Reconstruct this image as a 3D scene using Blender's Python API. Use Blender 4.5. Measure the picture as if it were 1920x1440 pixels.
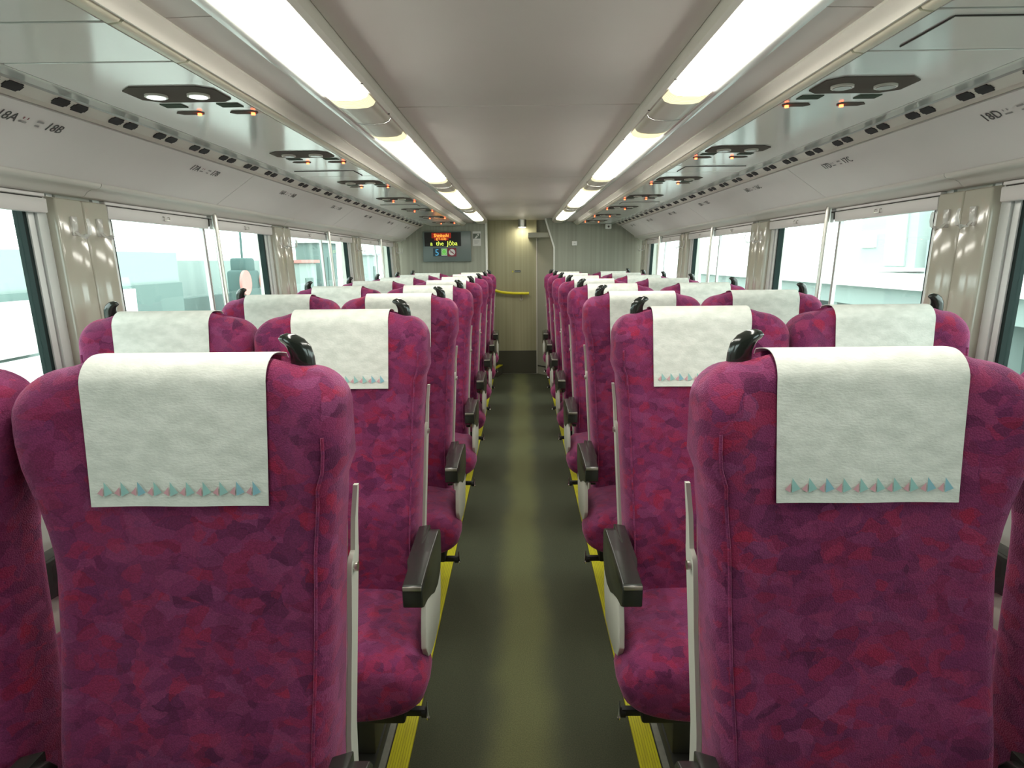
import bpy, bmesh, math, random
from mathutils import Vector, Matrix
for o in list(bpy.data.objects): bpy.data.objects.remove(o, do_unlink=True)
SC = bpy.context.scene; COL = SC.collection
random.seed(5)
# ------------------------------------------------------------------ camera
F, PITCH, YAW, ROLL = 1250.0, .1845, .0139, .0105
cd = bpy.data.cameras.new('camera'); cam = bpy.data.objects.new('camera', cd); COL.objects.link(cam)
cd.sensor_width = 36.0; cd.lens = F/1920*36.0; cd.clip_start = .02; cd.clip_end = 500
fw = Vector((-math.sin(YAW)*math.cos(PITCH), math.cos(YAW)*math.cos(PITCH), -math.sin(PITCH)))
rt = Vector((math.cos(YAW), math.sin(YAW), 0)); dn = fw.cross(rt)
cr, sr = math.cos(ROLL), math.sin(ROLL)
r2, d2 = rt*cr + dn*sr, rt*(-sr) + dn*cr
cam.matrix_world = Matrix(((r2.x, -d2.x, -fw.x, .0013), (r2.y, -d2.y, -fw.y, 0), (r2.z, -d2.z, -fw.z, 1.44), (0, 0, 0, 1)))
SC.camera = cam
# ------------------------------------------------------------------ sky and exposure
w = bpy.data.worlds.new('world'); SC.world = w; w.use_nodes = True
bg = w.node_tree.nodes['Background']; bg.inputs[0].default_value = (.93, 1.0, .975, 1); bg.inputs[1].default_value = 5.0
SC.view_settings.view_transform = 'Standard'; SC.view_settings.look = 'None'
SC.view_settings.exposure = 0.12; SC.view_settings.gamma = 1.0; SC.view_settings.use_curve_mapping = False
SC.cycles.max_bounces = 10; SC.cycles.diffuse_bounces = 5; SC.cycles.glossy_bounces = 5
SC.cycles.transparent_max_bounces = 12; SC.cycles.caustics_reflective = False; SC.cycles.caustics_refractive = False
SC.cycles.sample_clamp_indirect = 6; SC.cycles.use_denoising = True
LAMP = 17.0           # emission of the fluorescent diffusers
SUN = None

# ------------------------------------------------------------------ materials
def mat(name, col, rough=.5, metal=0, emit=None, es=1.0, spec=None, coat=0, coat_r=.1, sheen=0):
    m = bpy.data.materials.new(name); m.use_nodes = True
    p = m.node_tree.nodes['Principled BSDF']
    p.inputs['Base Color'].default_value = (*col, 1); p.inputs['Roughness'].default_value = rough
    p.inputs['Metallic'].default_value = metal
    if spec is not None: p.inputs['Specular IOR Level'].default_value = spec
    if coat: p.inputs['Coat Weight'].default_value = coat; p.inputs['Coat Roughness'].default_value = coat_r
    if sheen: p.inputs['Sheen Weight'].default_value = sheen; p.inputs['Sheen Roughness'].default_value = .4
    if emit: p.inputs['Emission Color'].default_value = (*emit, 1); p.inputs['Emission Strength'].default_value = es
    return m
def nodes(m): return m.node_tree.nodes, m.node_tree.links, m.node_tree.nodes['Principled BSDF']
def noise_mat(name, c1, c2, scale, rough=.5, stretch=(1, 1, 1), bump=0, bscale=None, detail=4, coords='Object', lo=.35, hi=.65, **k):
    m = mat(name, c1, rough, **k); N, L, p = nodes(m)
    tc = N.new('ShaderNodeTexCoord'); mp = N.new('ShaderNodeMapping'); mp.inputs['Scale'].default_value = stretch
    n = N.new('ShaderNodeTexNoise'); n.inputs['Scale'].default_value = scale; n.inputs['Detail'].default_value = detail
    r = N.new('ShaderNodeValToRGB'); r.color_ramp.elements[0].color = (*c1, 1); r.color_ramp.elements[1].color = (*c2, 1)
    r.color_ramp.elements[0].position = lo; r.color_ramp.elements[1].position = hi
    L.new(tc.outputs[coords], mp.inputs[0]); L.new(mp.outputs[0], n.inputs['Vector']); L.new(n.outputs['Fac'], r.inputs[0]); L.new(r.outputs[0], p.inputs['Base Color'])
    if bump:
        b = N.new('ShaderNodeBump'); b.inputs['Strength'].default_value = bump; b.inputs['Distance'].default_value = .002
        n2 = N.new('ShaderNodeTexNoise'); n2.inputs['Scale'].default_value = bscale or scale*4; n2.inputs['Detail'].default_value = 3
        L.new(mp.outputs[0], n2.inputs['Vector']); L.new(n2.outputs['Fac'], b.inputs['Height']); L.new(b.outputs[0], p.inputs['Normal'])
    return m
def fabric():
    m = mat('seat_moquette', (.3, .02, .1), .85, sheen=.5); N, L, p = nodes(m)
    p.inputs['Specular IOR Level'].default_value = .25
    p.inputs['Sheen Tint'].default_value = (1, .45, .7, 1)
    tc = N.new('ShaderNodeTexCoord'); oi = N.new('ShaderNodeObjectInfo')
    ad = N.new('ShaderNodeVectorMath'); ad.operation = 'MULTIPLY_ADD'
    sc = N.new('ShaderNodeVectorMath'); sc.operation = 'SCALE'; sc.inputs[0].default_value = (7.3, 3.1, 11.7)
    L.new(oi.outputs['Random'], sc.inputs['Scale'])
    ad.inputs[1].default_value = (1, 1, 1); L.new(tc.outputs['Object'], ad.inputs[0]); L.new(sc.outputs[0], ad.inputs[2])
    # warp the coordinates a little so the patches look woven, not polygonal
    wn = N.new('ShaderNodeTexNoise'); wn.inputs['Scale'].default_value = 22; wn.inputs['Detail'].default_value = 3
    L.new(ad.outputs[0], wn.inputs['Vector'])
    wm = N.new('ShaderNodeVectorMath'); wm.operation = 'MULTIPLY_ADD'; wm.inputs[1].default_value = (.05, .05, .035)
    L.new(wn.outputs['Color'], wm.inputs[0]); L.new(ad.outputs[0], wm.inputs[2])
    def layer(scale, stretch, off):
        mp = N.new('ShaderNodeMapping'); mp.inputs['Scale'].default_value = stretch; mp.inputs['Location'].default_value = off
        v = N.new('ShaderNodeTexVoronoi'); v.inputs['Scale'].default_value = scale; v.inputs['Randomness'].default_value = 1
        L.new(wm.outputs[0], mp.inputs[0]); L.new(mp.outputs[0], v.inputs['Vector'])
        s = N.new('ShaderNodeSeparateColor'); L.new(v.outputs['Color'], s.inputs[0]); return s
    a = layer(29, (1, 1, 1.5), (0, 0, 0)); b = layer(36, (1, 1, 1.3), (3, 5, 7))
    r = N.new('ShaderNodeValToRGB'); r.color_ramp.interpolation = 'LINEAR'
    cols = [(0, (0.080, 0.011, 0.050)), (.2, (0.200, 0.027, 0.104)), (.45, (0.264, 0.032, 0.108)), (.62, (0.288, 0.062, 0.171)), (.8, (0.344, 0.017, 0.059)), (1, (0.144, 0.025, 0.099))]
    while len(r.color_ramp.elements) < len(cols): r.color_ramp.elements.new(.5)
    for e, (q, c) in zip(r.color_ramp.elements, cols): e.position = q; e.color = (*c, 1)
    L.new(a.outputs['Red'], r.inputs[0])
    r2_ = N.new('ShaderNodeValToRGB')
    cols = [(0, (0.352, 0.013, 0.045)), (.22, (0.224, 0.028, 0.099)), (.6, (0.200, 0.030, 0.113)), (.85, (0.120, 0.013, 0.063))]
    while len(r2_.color_ramp.elements) < len(cols): r2_.color_ramp.elements.new(.5)
    for e, (q, c) in zip(r2_.color_ramp.elements, cols): e.position = q; e.color = (*c, 1)
    L.new(b.outputs['Green'], r2_.inputs[0])
    mx = N.new('ShaderNodeMix'); mx.data_type = 'RGBA'; mx.inputs['Factor'].default_value = .5
    L.new(r.outputs[0], mx.inputs[6]); L.new(r2_.outputs[0], mx.inputs[7])
    # fine weave
    wv = N.new('ShaderNodeTexVoronoi'); wv.inputs['Scale'].default_value = 420; L.new(tc.outputs['Object'], wv.inputs['Vector'])
    sp = N.new('ShaderNodeMapRange'); sp.inputs['From Min'].default_value = 0; sp.inputs['From Max'].default_value = .7
    sp.inputs['To Min'].default_value = 1.18; sp.inputs['To Max'].default_value = .8; L.new(wv.outputs['Distance'], sp.inputs['Value'])
    mu = N.new('ShaderNodeVectorMath'); mu.operation = 'SCALE'; L.new(mx.outputs[2], mu.inputs[0]); L.new(sp.outputs[0], mu.inputs['Scale'])
    L.new(mu.outputs[0], p.inputs['Base Color'])
    bp = N.new('ShaderNodeBump'); bp.inputs['Strength'].default_value = .5; bp.inputs['Distance'].default_value = .0015; bp.invert = True
    L.new(wv.outputs['Distance'], bp.inputs['Height']); L.new(bp.outputs[0], p.inputs['Normal'])
    return m
M = {}
M['fabric'] = fabric()
M['cover'] = noise_mat('nonwoven_cover', (.66, .68, .62), (.80, .81, .75), 26, .9, stretch=(1, 1, 2.2), bump=.35, bscale=160, detail=8)
M['pink'] = mat('print_pink', (.66, .36, .40), .9); M['teal'] = mat('print_teal', (.32, .56, .53), .9); M['blue'] = mat('print_blue', (.26, .50, .58), .9)
M['shell'] = mat('cream_plastic', (.62, .61, .53), .38)
M['arm'] = mat('armrest_plastic', (.024, .028, .023), .25, spec=.6)
M['horn'] = mat('handle_plastic', (.018, .022, .018), .16, spec=.7)
M['black'] = mat('black_plastic', (.01, .01, .01), .45)
M['chrome'] = mat('chrome', (.75, .75, .73), .12, metal=1)
M['steel'] = mat('brushed_steel', (.62, .61, .56), .32, metal=1)
M['pedestal'] = mat('pedestal_grey', (.07, .07, .06), .6)
M['ceiling'] = noise_mat('ceiling_paint', (.68, .645, .60), (.71, .675, .63), 3, .42, spec=.4)
M['panel'] = noise_mat('panel_glossy', (.66, .69, .655), (.69, .72, .685), 3, .12, spec=.5)
M['rack'] = noise_mat('rack_paint', (.68, .655, .63), (.71, .685, .66), 3, .55)
M['rail'] = mat('alu_rail', (.68, .655, .58), .38)
M['cream'] = mat('cream_rail', (.66, .64, .50), .4)
M['band'] = mat('grey_band', (.30, .295, .28), .4)
M['dark'] = mat('vent_dark', (.012, .012, .012), .7)
M['seam'] = mat('seam_dark', (.06, .055, .05), .8)
M['pillar'] = mat('pillar_gloss', (.47, .45, .37), .10, spec=.6)
M['wall'] = mat('wall_grey', (.62, .615, .56), .4)
M['frame'] = mat('window_alu', (.72, .74, .72), .3, metal=.1)
M['gasket'] = mat('gasket_rubber', (.008, .020, .018), .6, spec=.2)
M['blind'] = mat('blind_bar', (.68, .66, .64), .4)
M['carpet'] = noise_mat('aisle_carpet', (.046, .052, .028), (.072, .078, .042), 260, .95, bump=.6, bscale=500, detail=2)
def pale_track(m):   # paler track along the middle of the aisle
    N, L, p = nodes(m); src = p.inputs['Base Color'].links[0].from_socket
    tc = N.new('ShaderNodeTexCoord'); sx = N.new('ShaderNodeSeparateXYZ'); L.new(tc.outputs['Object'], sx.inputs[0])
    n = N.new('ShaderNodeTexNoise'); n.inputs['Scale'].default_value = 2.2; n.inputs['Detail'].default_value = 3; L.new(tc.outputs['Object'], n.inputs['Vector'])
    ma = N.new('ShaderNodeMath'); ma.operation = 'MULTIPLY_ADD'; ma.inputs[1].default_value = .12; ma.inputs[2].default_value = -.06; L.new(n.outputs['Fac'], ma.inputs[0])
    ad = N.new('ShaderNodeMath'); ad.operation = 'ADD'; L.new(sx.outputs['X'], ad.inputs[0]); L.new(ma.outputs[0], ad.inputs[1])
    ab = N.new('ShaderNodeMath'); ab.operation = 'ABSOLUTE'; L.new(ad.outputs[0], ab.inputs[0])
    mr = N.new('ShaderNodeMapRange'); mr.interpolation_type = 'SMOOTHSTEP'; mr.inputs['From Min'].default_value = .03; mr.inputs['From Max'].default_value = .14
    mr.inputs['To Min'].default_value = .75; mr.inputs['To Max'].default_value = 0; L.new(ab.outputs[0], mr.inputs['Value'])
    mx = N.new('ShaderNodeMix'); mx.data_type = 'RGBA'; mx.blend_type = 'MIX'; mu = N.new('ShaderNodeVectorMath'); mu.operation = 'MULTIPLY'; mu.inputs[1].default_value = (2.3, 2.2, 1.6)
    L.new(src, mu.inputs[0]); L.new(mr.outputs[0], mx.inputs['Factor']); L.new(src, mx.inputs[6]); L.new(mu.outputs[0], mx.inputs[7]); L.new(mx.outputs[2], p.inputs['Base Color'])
pale_track(M['carpet'])
M['sidefloor'] = noise_mat('side_floor', (.22, .22, .18), (.26, .26, .21), 60, .6)
M['yellow'] = noise_mat('yellow_edge', (.62, .58, .01), (.50, .44, .015), 14, .5, stretch=(6, .6, 1), detail=6, lo=.45, hi=.75)
M['yellowline'] = mat('yellow_groove', (.36, .32, .01), .6)
def stripes(name, c1, c2, sc, rough=.5):
    m = mat(name, c1, rough); N, L, p = nodes(m)
    tc = N.new('ShaderNodeTexCoord'); mp = N.new('ShaderNodeMapping'); mp.inputs['Scale'].default_value = (sc, sc, .35)
    n = N.new('ShaderNodeTexNoise'); n.inputs['Scale'].default_value = 1; n.inputs['Detail'].default_value = 3
    r = N.new('ShaderNodeValToRGB'); r.color_ramp.elements[0].color = (*c1, 1); r.color_ramp.elements[1].color = (*c2, 1)
    r.color_ramp.elements[0].position = .4; r.color_ramp.elements[1].position = .6
    L.new(tc.outputs['Object'], mp.inputs[0]); L.new(mp.outputs[0], n.inputs['Vector']); L.new(n.outputs['Fac'], r.inputs[0]); L.new(r.outputs[0], p.inputs['Base Color'])
    return m
M['partition'] = stripes('partition_laminate', (.275, .285, .225), (.32, .33, .265), 40); M['backwall'] = mat('back_wall_dark', (.10, .10, .09), .6)
M['doorwall'] = stripes('door_wall_laminate', (.34, .325, .195), (.38, .365, .225), 40, .45)
M['lamp'] = mat('lamp_diffuser_lit', (.9, .9, .85), .5, emit=(1, .97, .88), es=LAMP)
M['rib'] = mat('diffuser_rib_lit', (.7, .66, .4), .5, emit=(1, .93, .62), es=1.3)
M['diffuser'] = mat('diffuser_unlit', (.62, .60, .50), .3, spec=.5)
M['led'] = mat('red_led', (.6, .02, .01), .4, emit=(1, .10, .03), es=9)
M['spot'] = mat('reading_lamp_lit', (.9, .95, .92), .3, emit=(.9, 1, .97), es=1.2)
M['dkgreen'] = mat('display_green_dark', (.06, .09, .065), .8, spec=.1)
M['unit'] = mat('unit_dark', (.11, .10, .085), .85, spec=.1)
M['text'] = mat('text_grey', (.07, .07, .065), .6)
M['textlight'] = mat('text_light', (.28, .27, .26), .6)
M['board'] = mat('board_grey_green', (.13, .165, .155), .35)
M['ledred'] = mat('led_red_text', (.5, .05, 0), .5, emit=(1, .42, .06), es=1.9)
M['ledglow'] = mat('led_red_panel', (.2, .01, 0), .5, emit=(.75, .03, .01), es=.22)
M['ledyel'] = mat('led_yellow_text', (.4, .5, 0), .5, emit=(.70, .85, .12), es=1.3)
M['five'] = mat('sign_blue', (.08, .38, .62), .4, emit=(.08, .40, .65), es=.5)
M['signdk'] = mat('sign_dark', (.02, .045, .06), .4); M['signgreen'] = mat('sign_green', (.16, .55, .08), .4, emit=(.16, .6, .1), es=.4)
M['signwhite'] = mat('sign_white', (.75, .72, .70), .4); M['signred'] = mat('sign_maroon', (.22, .02, .04), .4); M['signgrey'] = mat('sign_grey', (.2, .17, .17), .5)
M['paper'] = mat('paper', (.62, .62, .58), .7); M['paperdk'] = mat('paper_print_dark', (.12, .14, .11), .7); M['papermid'] = mat('paper_print_mid', (.40, .40, .38), .7)
M['doorpanel'] = mat('door_panel', (.40, .39, .31), .5)
M['hrail'] = mat('handrail_yellow', (.78, .70, .02), .3)
M['carpet2'] = noise_mat('kick_carpet', (.07, .07, .048), (.095, .092, .062), 200, .95)
M['trimwhite'] = mat('trim_white', (.72, .72, .66), .35)
M['white'] = mat('white_plastic', (.78, .78, .74), .4)
def glassmat():
    m = bpy.data.materials.new('window_glass'); m.use_nodes = True; N, L = m.node_tree.nodes, m.node_tree.links; N.clear()
    o = N.new('ShaderNodeOutputMaterial'); t = N.new('ShaderNodeBsdfTransparent'); g = N.new('ShaderNodeBsdfGlossy'); x = N.new('ShaderNodeMixShader')
    lw = N.new('ShaderNodeLayerWeight'); lw.inputs[0].default_value = .5; pw = N.new('ShaderNodeMath'); pw.operation = 'POWER'; pw.inputs[1].default_value = 5
    ma = N.new('ShaderNodeMath'); ma.operation = 'MULTIPLY_ADD'; ma.inputs[1].default_value = .6; ma.inputs[2].default_value = .02
    t.inputs[0].default_value = (.90, .965, .95, 1); g.inputs['Roughness'].default_value = .02
    L.new(lw.outputs['Facing'], pw.inputs[0]); L.new(pw.outputs[0], ma.inputs[0]); L.new(ma.outputs[0], x.inputs[0])
    L.new(t.outputs[0], x.inputs[1]); L.new(g.outputs[0], x.inputs[2]); L.new(x.outputs[0], o.inputs[0]); return m
M['glass'] = glassmat()
M['clear'] = mat('clear_plastic', (.80, .80, .76), .12, spec=.8); M['clear'].node_tree.nodes['Principled BSDF'].inputs['Alpha'].default_value = .55

# ------------------------------------------------------------------ mesh helpers
class MB:
    def __init__(s): s.bm = bmesh.new(); s.mats = []
    def mi(s, m):
        if m not in s.mats: s.mats.append(m)
        return s.mats.index(m)
    def box(s, x0, x1, y0, y1, z0, z1, m=None, bev=0, seg=2):
        b = bmesh.new(); bmesh.ops.create_cube(b, size=1)
        for v in b.verts: v.co = Vector((x0+(v.co.x+.5)*(x1-x0), y0+(v.co.y+.5)*(y1-y0), z0+(v.co.z+.5)*(z1-z0)))
        if bev: bmesh.ops.bevel(b, geom=b.edges[:], offset=bev, segments=seg, profile=.5, affect='EDGES')
        return s.add(b, m, smooth=bool(bev))
    def add(s, b, m=None, mat4=None, smooth=False):
        if m is not None or s.mats:
            k = s.mi(m) if m is not None else 0
            for f in b.faces: f.material_index = k
        for f in b.faces: f.smooth = smooth
        if mat4: b.transform(mat4)
        me = bpy.data.meshes.new('tmp'); b.to_mesh(me); b.free(); s.bm.from_mesh(me); bpy.data.meshes.remove(me); return s
    def prism(s, pts, a, b_, axis='y', m=None, bev=0, seg=2, smooth=False):
        # pts = closed polygon; axis y: (x,z); axis x: (y,z); axis z: (x,y)
        b = bmesh.new()
        def P(p, t): return {'y': (p[0], t, p[1]), 'x': (t, p[0], p[1]), 'z': (p[0], p[1], t)}[axis]
        A = [b.verts.new(P(p, a)) for p in pts]; B = [b.verts.new(P(p, b_)) for p in pts]; n = len(pts)
        b.faces.new(A); b.faces.new(B[::-1])
        for i in range(n): b.faces.new((A[i], B[i], B[(i+1) % n], A[(i+1) % n]))
        bmesh.ops.recalc_face_normals(b, faces=b.faces[:])
        if bev: bmesh.ops.bevel(b, geom=b.edges[:], offset=bev, segments=seg, profile=.5, affect='EDGES')
        return s.add(b, m, smooth=smooth or bool(bev))
    def strip(s, prof, a, b_, m=None, axis='y', smooth=False):
        # open profile extruded (sheet)
        b = bmesh.new()
        def P(p, t): return {'y': (p[0], t, p[1]), 'x': (t, p[0], p[1])}[axis]
        A = [b.verts.new(P(p, a)) for p in prof]; B = [b.verts.new(P(p, b_)) for p in prof]
        for i in range(len(prof)-1): b.faces.new((A[i], B[i], B[i+1], A[i+1]))
        return s.add(b, m, smooth=smooth)
    def loft(s, rings, m=None, cap=True, closed=True):
        b = bmesh.new(); R = [[b.verts.new(p) for p in r] for r in rings]; n = len(R[0])
        for i in range(len(R)-1):
            for j in range(n if closed else n-1):
                b.faces.new((R[i][j], R[i][(j+1) % n], R[i+1][(j+1) % n], R[i+1][j]))
        if cap: b.faces.new(R[0][::-1]); b.faces.new(R[-1])
        bmesh.ops.recalc_face_normals(b, faces=b.faces[:])
        return s.add(b, m, smooth=True)
    def tube(s, pts, r, m=None, n=10, rx=None):
        pts = [Vector(p) for p in pts]; rings = []
        rs = r if isinstance(r, (list, tuple)) else [r]*len(pts)
        up = Vector((0, 0, 1))
        for i, p in enumerate(pts):
            d = (pts[min(i+1, len(pts)-1)] - pts[max(i-1, 0)]).normalized()
            u = d.cross(Vector((0, 1, 0)) if abs(d.y) < .9 else Vector((1, 0, 0))).normalized(); v = d.cross(u).normalized()
            k = rx[i] if rx else rs[i]
            rings.append([p + u*math.cos(2*math.pi*j/n)*rs[i] + v*math.sin(2*math.pi*j/n)*k for j in range(n)])
        return s.loft(rings, m)
    def cyl(s, c, r, h, axis='z', m=None, n=20, r2=None):
        b = bmesh.new(); bmesh.ops.create_cone(b, cap_ends=True, segments=n, radius1=r, radius2=r2 if r2 is not None else r, depth=h)
        R = {'z': Matrix(), 'x': Matrix.Rotation(math.pi/2, 4, 'Y'), 'y': Matrix.Rotation(math.pi/2, 4, 'X')}[axis]
        return s.add(b, m, Matrix.Translation(c) @ R, smooth=False)
    def tri(s, pts, m):
        b = bmesh.new(); b.faces.new([b.verts.new(p) for p in pts]); return s.add(b, m)
    def text(s, body, size, m, mat4, ext=.0005, align='CENTER'):
        cu = bpy.data.curves.new('t', 'FONT'); cu.body = body; cu.size = size; cu.extrude = ext; cu.align_x = align; cu.resolution_u = 2
        o = bpy.data.objects.new('t', cu); COL.objects.link(o); dg = bpy.context.evaluated_depsgraph_get()
        me = bpy.data.meshes.new_from_object(o.evaluated_get(dg)); b = bmesh.new(); b.from_mesh(me)
        bpy.data.objects.remove(o, do_unlink=True); bpy.data.meshes.remove(me); bpy.data.curves.remove(cu)
        return s.add(b, m, mat4)
    def build(s, name, m=None, parent=None, mirror=False, sharp=True):
        me = bpy.data.meshes.new(name)
        if mirror:
            s.bm.transform(Matrix.Scale(-1, 4, (1, 0, 0))); bmesh.ops.reverse_faces(s.bm, faces=s.bm.faces[:])
        s.bm.to_mesh(me); s.bm.free()
        for x in (s.mats or [m]): me.materials.append(x)
        if sharp:
            try: me.set_sharp_from_angle(angle=math.radians(42))
            except Exception: pass
        o = bpy.data.objects.new(name, me); COL.objects.link(o); o.parent = parent
        return o
def tag(o, label=None, cat=None, group=None, kind=None):
    if label: o['label'] = label
    if cat: o['category'] = cat
    if group: o['group'] = group
    if kind: o['kind'] = kind
    return o
def struct(o): o['kind'] = 'structure'; return o
def empty(name, loc, rz=0):
    o = bpy.data.objects.new(name, None); COL.objects.link(o); o.location = loc; o.rotation_euler = (0, 0, rz); o.empty_display_size = .05; return o
kids = {}
def copy_tree(o, parent=None):
    c = o.copy(); COL.objects.link(c); c.parent = parent
    for ch in list(o.children): copy_tree(ch, c)
    return c
def sgn(v): return (v > 0) - (v < 0)
def smooth(a, b, t):
    t = max(0, min(1, (t-a)/(b-a))); return t*t*(3-2*t)

# ------------------------------------------------------------------ measured section of the saloon
P = .94                     # seat pitch
Z = lambda dz: 1.44 + dz
Y0, Y1 = -1.1, 8.15         # rear of the built saloon, partition at the far end
H = Z(.477)
WX = lambda z, off=0: 1.43 + .052*(z-1.59) + off
SEAM = [.36 + 1.88*k for k in range(-1, 5)]     # pillar centre lines
ORD = ['first', 'second', 'third', 'fourth', 'fifth', 'sixth', 'seventh', 'eighth']

# floor and its edges
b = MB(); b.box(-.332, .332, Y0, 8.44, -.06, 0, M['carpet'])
for s in (-1, 1):
    b.box(min(s*.400, s*1.60), max(s*.400, s*1.60), Y0, Y1, -.06, .004, M['sidefloor'])
    b.box(min(s*.332, s*.400), max(s*.332, s*.400), Y0, Y1, -.06, -.002, M['seam'])
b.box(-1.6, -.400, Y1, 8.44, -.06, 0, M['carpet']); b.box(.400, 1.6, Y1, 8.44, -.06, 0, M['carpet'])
struct(b.build('floor'))
for i, s in enumerate((-1, 1)):
    b = MB(); b.box(min(s*.334, s*.394), max(s*.334, s*.394), Y0, 8.0, -.002, .008, M['yellow'])
    for k in range(7):
        x = s*(.341+.0076*k); b.box(x-.0007, x+.0007, Y0, 8.0, .008, .0086, M['yellowline'])
    struct(b.build('trim_%d' % (i+1)))

# ceiling: centre panels, lamp rails, sloping panels, glossy service panels
b = MB()
seams = [2.228+1.88*k for k in range(-3, 4)]
edges = [Y0] + seams + [8.46]
for a, c in zip(edges, edges[1:]): b.box(-.386, .386, a+.003, c-.003, H, H+.03, M['ceiling'], bev=.002, seg=1)
b.box(-.40, .40, Y0, 8.46, H+.012, H+.05, M['seam'])
b.box(-1.66, 1.66, Y0, 8.56, H+.10, H+.14, M['band'])
for s in (-1, 1):
    def pr(pts): return [(s*x, Z(d)) for x, d in pts]
    b.prism(pr([(.386, .480), (.384, .447), (.392, .437), (.398, .437), (.402, .50)]), Y0, Y1, m=M['rail'])
    b.prism(pr([(.398, .47), (.515, .47), (.515, .48), (.398, .48)]), Y0, Y1, m=M['band'])
    b.prism(pr([(.510, .48), (.512, .432), (.520, .428), (.545, .432), (.552, .442), (.552, .48)]), Y0, Y1, m=M['panel'])
    sl = [1.30+1.88*k for k in range(-2, 4)]; ed = [Y0]+sl+[Y1]
    for a, c in zip(ed, ed[1:]): b.prism(pr([(.552, .438), (.640, .436), (.640, .46), (.552, .46)]), a+.002, c-.002, m=M['ceiling'])
    b.prism(pr([(.54, .45), (.65, .45), (.65, .47), (.54, .47)]), Y0, Y1, m=M['seam'])
    b.prism(pr([(.640, .445), (.636, .430), (.642, .422), (.652, .416), (.660, .404), (.664, .404), (.664, .46), (.64, .46)]), Y0, Y1, m=M['rail'], smooth=True)
    joints = sorted([1.21+1.88*k for k in range(-2, 4)] + [1.44+1.88*k for k in range(-2, 4)]); ed = [Y0]+joints+[Y1]
    for a, c in zip(ed, ed[1:]):
        b.prism(pr([(.666, .418), (.666, .405), (.671, .400), (.690, .398), (.697, .402), (.697, .43), (.666, .43)]), a+.004, c-.004, m=M['cream'], smooth=True)
        b.prism(pr([(.699, .402), (1.050, .402), (1.050, .43), (.699, .43)]), a+.004, c-.004, m=M['panel'], bev=.0015, seg=1)
    b.prism(pr([(.66, .412), (1.06, .412), (1.06, .45), (.66, .45)]), Y0, Y1, m=M['seam'])
    b.prism(pr([(1.052, .402), (1.118, .408), (1.122, .412), (1.122, .45), (1.052, .45)]), Y0, Y1, m=M['panel'])
    b.prism(pr([(1.125, .414), (1.132, .410), (1.140, .410), (1.155, .45), (1.12, .45)]), Y0, Y1, m=M['band'])
struct(b.build('ceiling'))

# coving with slots, number panels (one structure trim per side)
def vents(s):
    b = MB()
    def pr(pts): return [(s*x, Z(d)) for x, d in pts]
    b.prism(pr([(1.140, .412), (1.1705, .394), (1.19, .41), (1.15, .44)]), Y0, Y1, m=M['rail'])
    # slots lying in the sloping face
    n = Vector((-(.412-.394), 0, -(1.1705-1.14))).normalized(); u = Vector((1.1705-1.14, 0, .394-.412)).normalized()
    y = .596 - .235*9
    while y < 8.0:
        for k in (0, .072):
            c = Vector((1.1555, y+k, Z(.4035))); bm = bmesh.new()
            bmesh.ops.create_cube(bm, size=1)
            for v in bm.verts:
                v.co = Vector((v.co.x*.026, v.co.y*.056, v.co.z*.004))
            bmesh.ops.bevel(bm, geom=[e for e in bm.edges if abs(e.verts[0].co.z-e.verts[1].co.z) > .001], offset=.006, segments=3, affect='EDGES')
            R = Matrix(((u.x, 0, -n.x, 0), (0, 1, 0, 0), (u.z, 0, -n.z, 0), (0, 0, 0, 1)))
            T = Matrix.Translation(c + n*.0008) @ R
            if s < 0: T = Matrix.Scale(-1, 4, (1, 0, 0)) @ T
            b.add(bm, M['dark'], T)
        y += .235
    b.prism(pr([(1.1705, .394), (1.178, .385), (1.184, .388), (1.19, .41)]), Y0, Y1, m=M['rail'])
    return b
def numberpanel(s):
    b = MB()
    ed = [Y0] + [1.195+1.88*k for k in range(-1, 4)] + [Y1-.12]
    A, B = Vector((1.180, 0, Z(.380))), Vector((1.360, 0, Z(.256)))
    for a, c in zip(ed, ed[1:]):
        b.prism([(s*A.x, A.z), (s*B.x, B.z), (s*(B.x+.012), B.z+.018), (s*(A.x+.012), A.z+.018)], a+.0018, c-.0018, m=M['rack'])
    b.prism([(s*(A.x+.006), A.z+.012), (s*(B.x+.01), B.z+.012), (s*(B.x+.03), B.z+.04), (s*(A.x+.03), A.z+.04)], Y0, Y1-.13, m=M['seam'])
    # end cap strip
    b.prism([(s*(A.x-.004), A.z+.004), (s*(B.x+.004), B.z-.008), (s*(B.x+.018), B.z+.010), (s*(A.x+.012), A.z+.022)], Y1-.118, Y1-.10, m=M['trimwhite'])
    # cove below
    pts = [(1.362, .250), (1.368, .243), (1.380, .240), (1.398, .238), (1.412, .230), (1.422, .219), (1.430, .215), (1.50, .215), (1.50, .40), (1.362, .28)]
    ed = [Y0] + SEAM + [Y1]
    for a, c in zip(ed, ed[1:]): b.prism([(s*x, Z(d)) for x, d in pts], a+.0015, c-.0015, m=M['wall'], smooth=True)
    return b
for i, s in enumerate((-1, 1)):
    struct(vents(s).build('trim_%d' % (3+i))); struct(numberpanel(s).build('trim_%d' % (5+i)))

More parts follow.
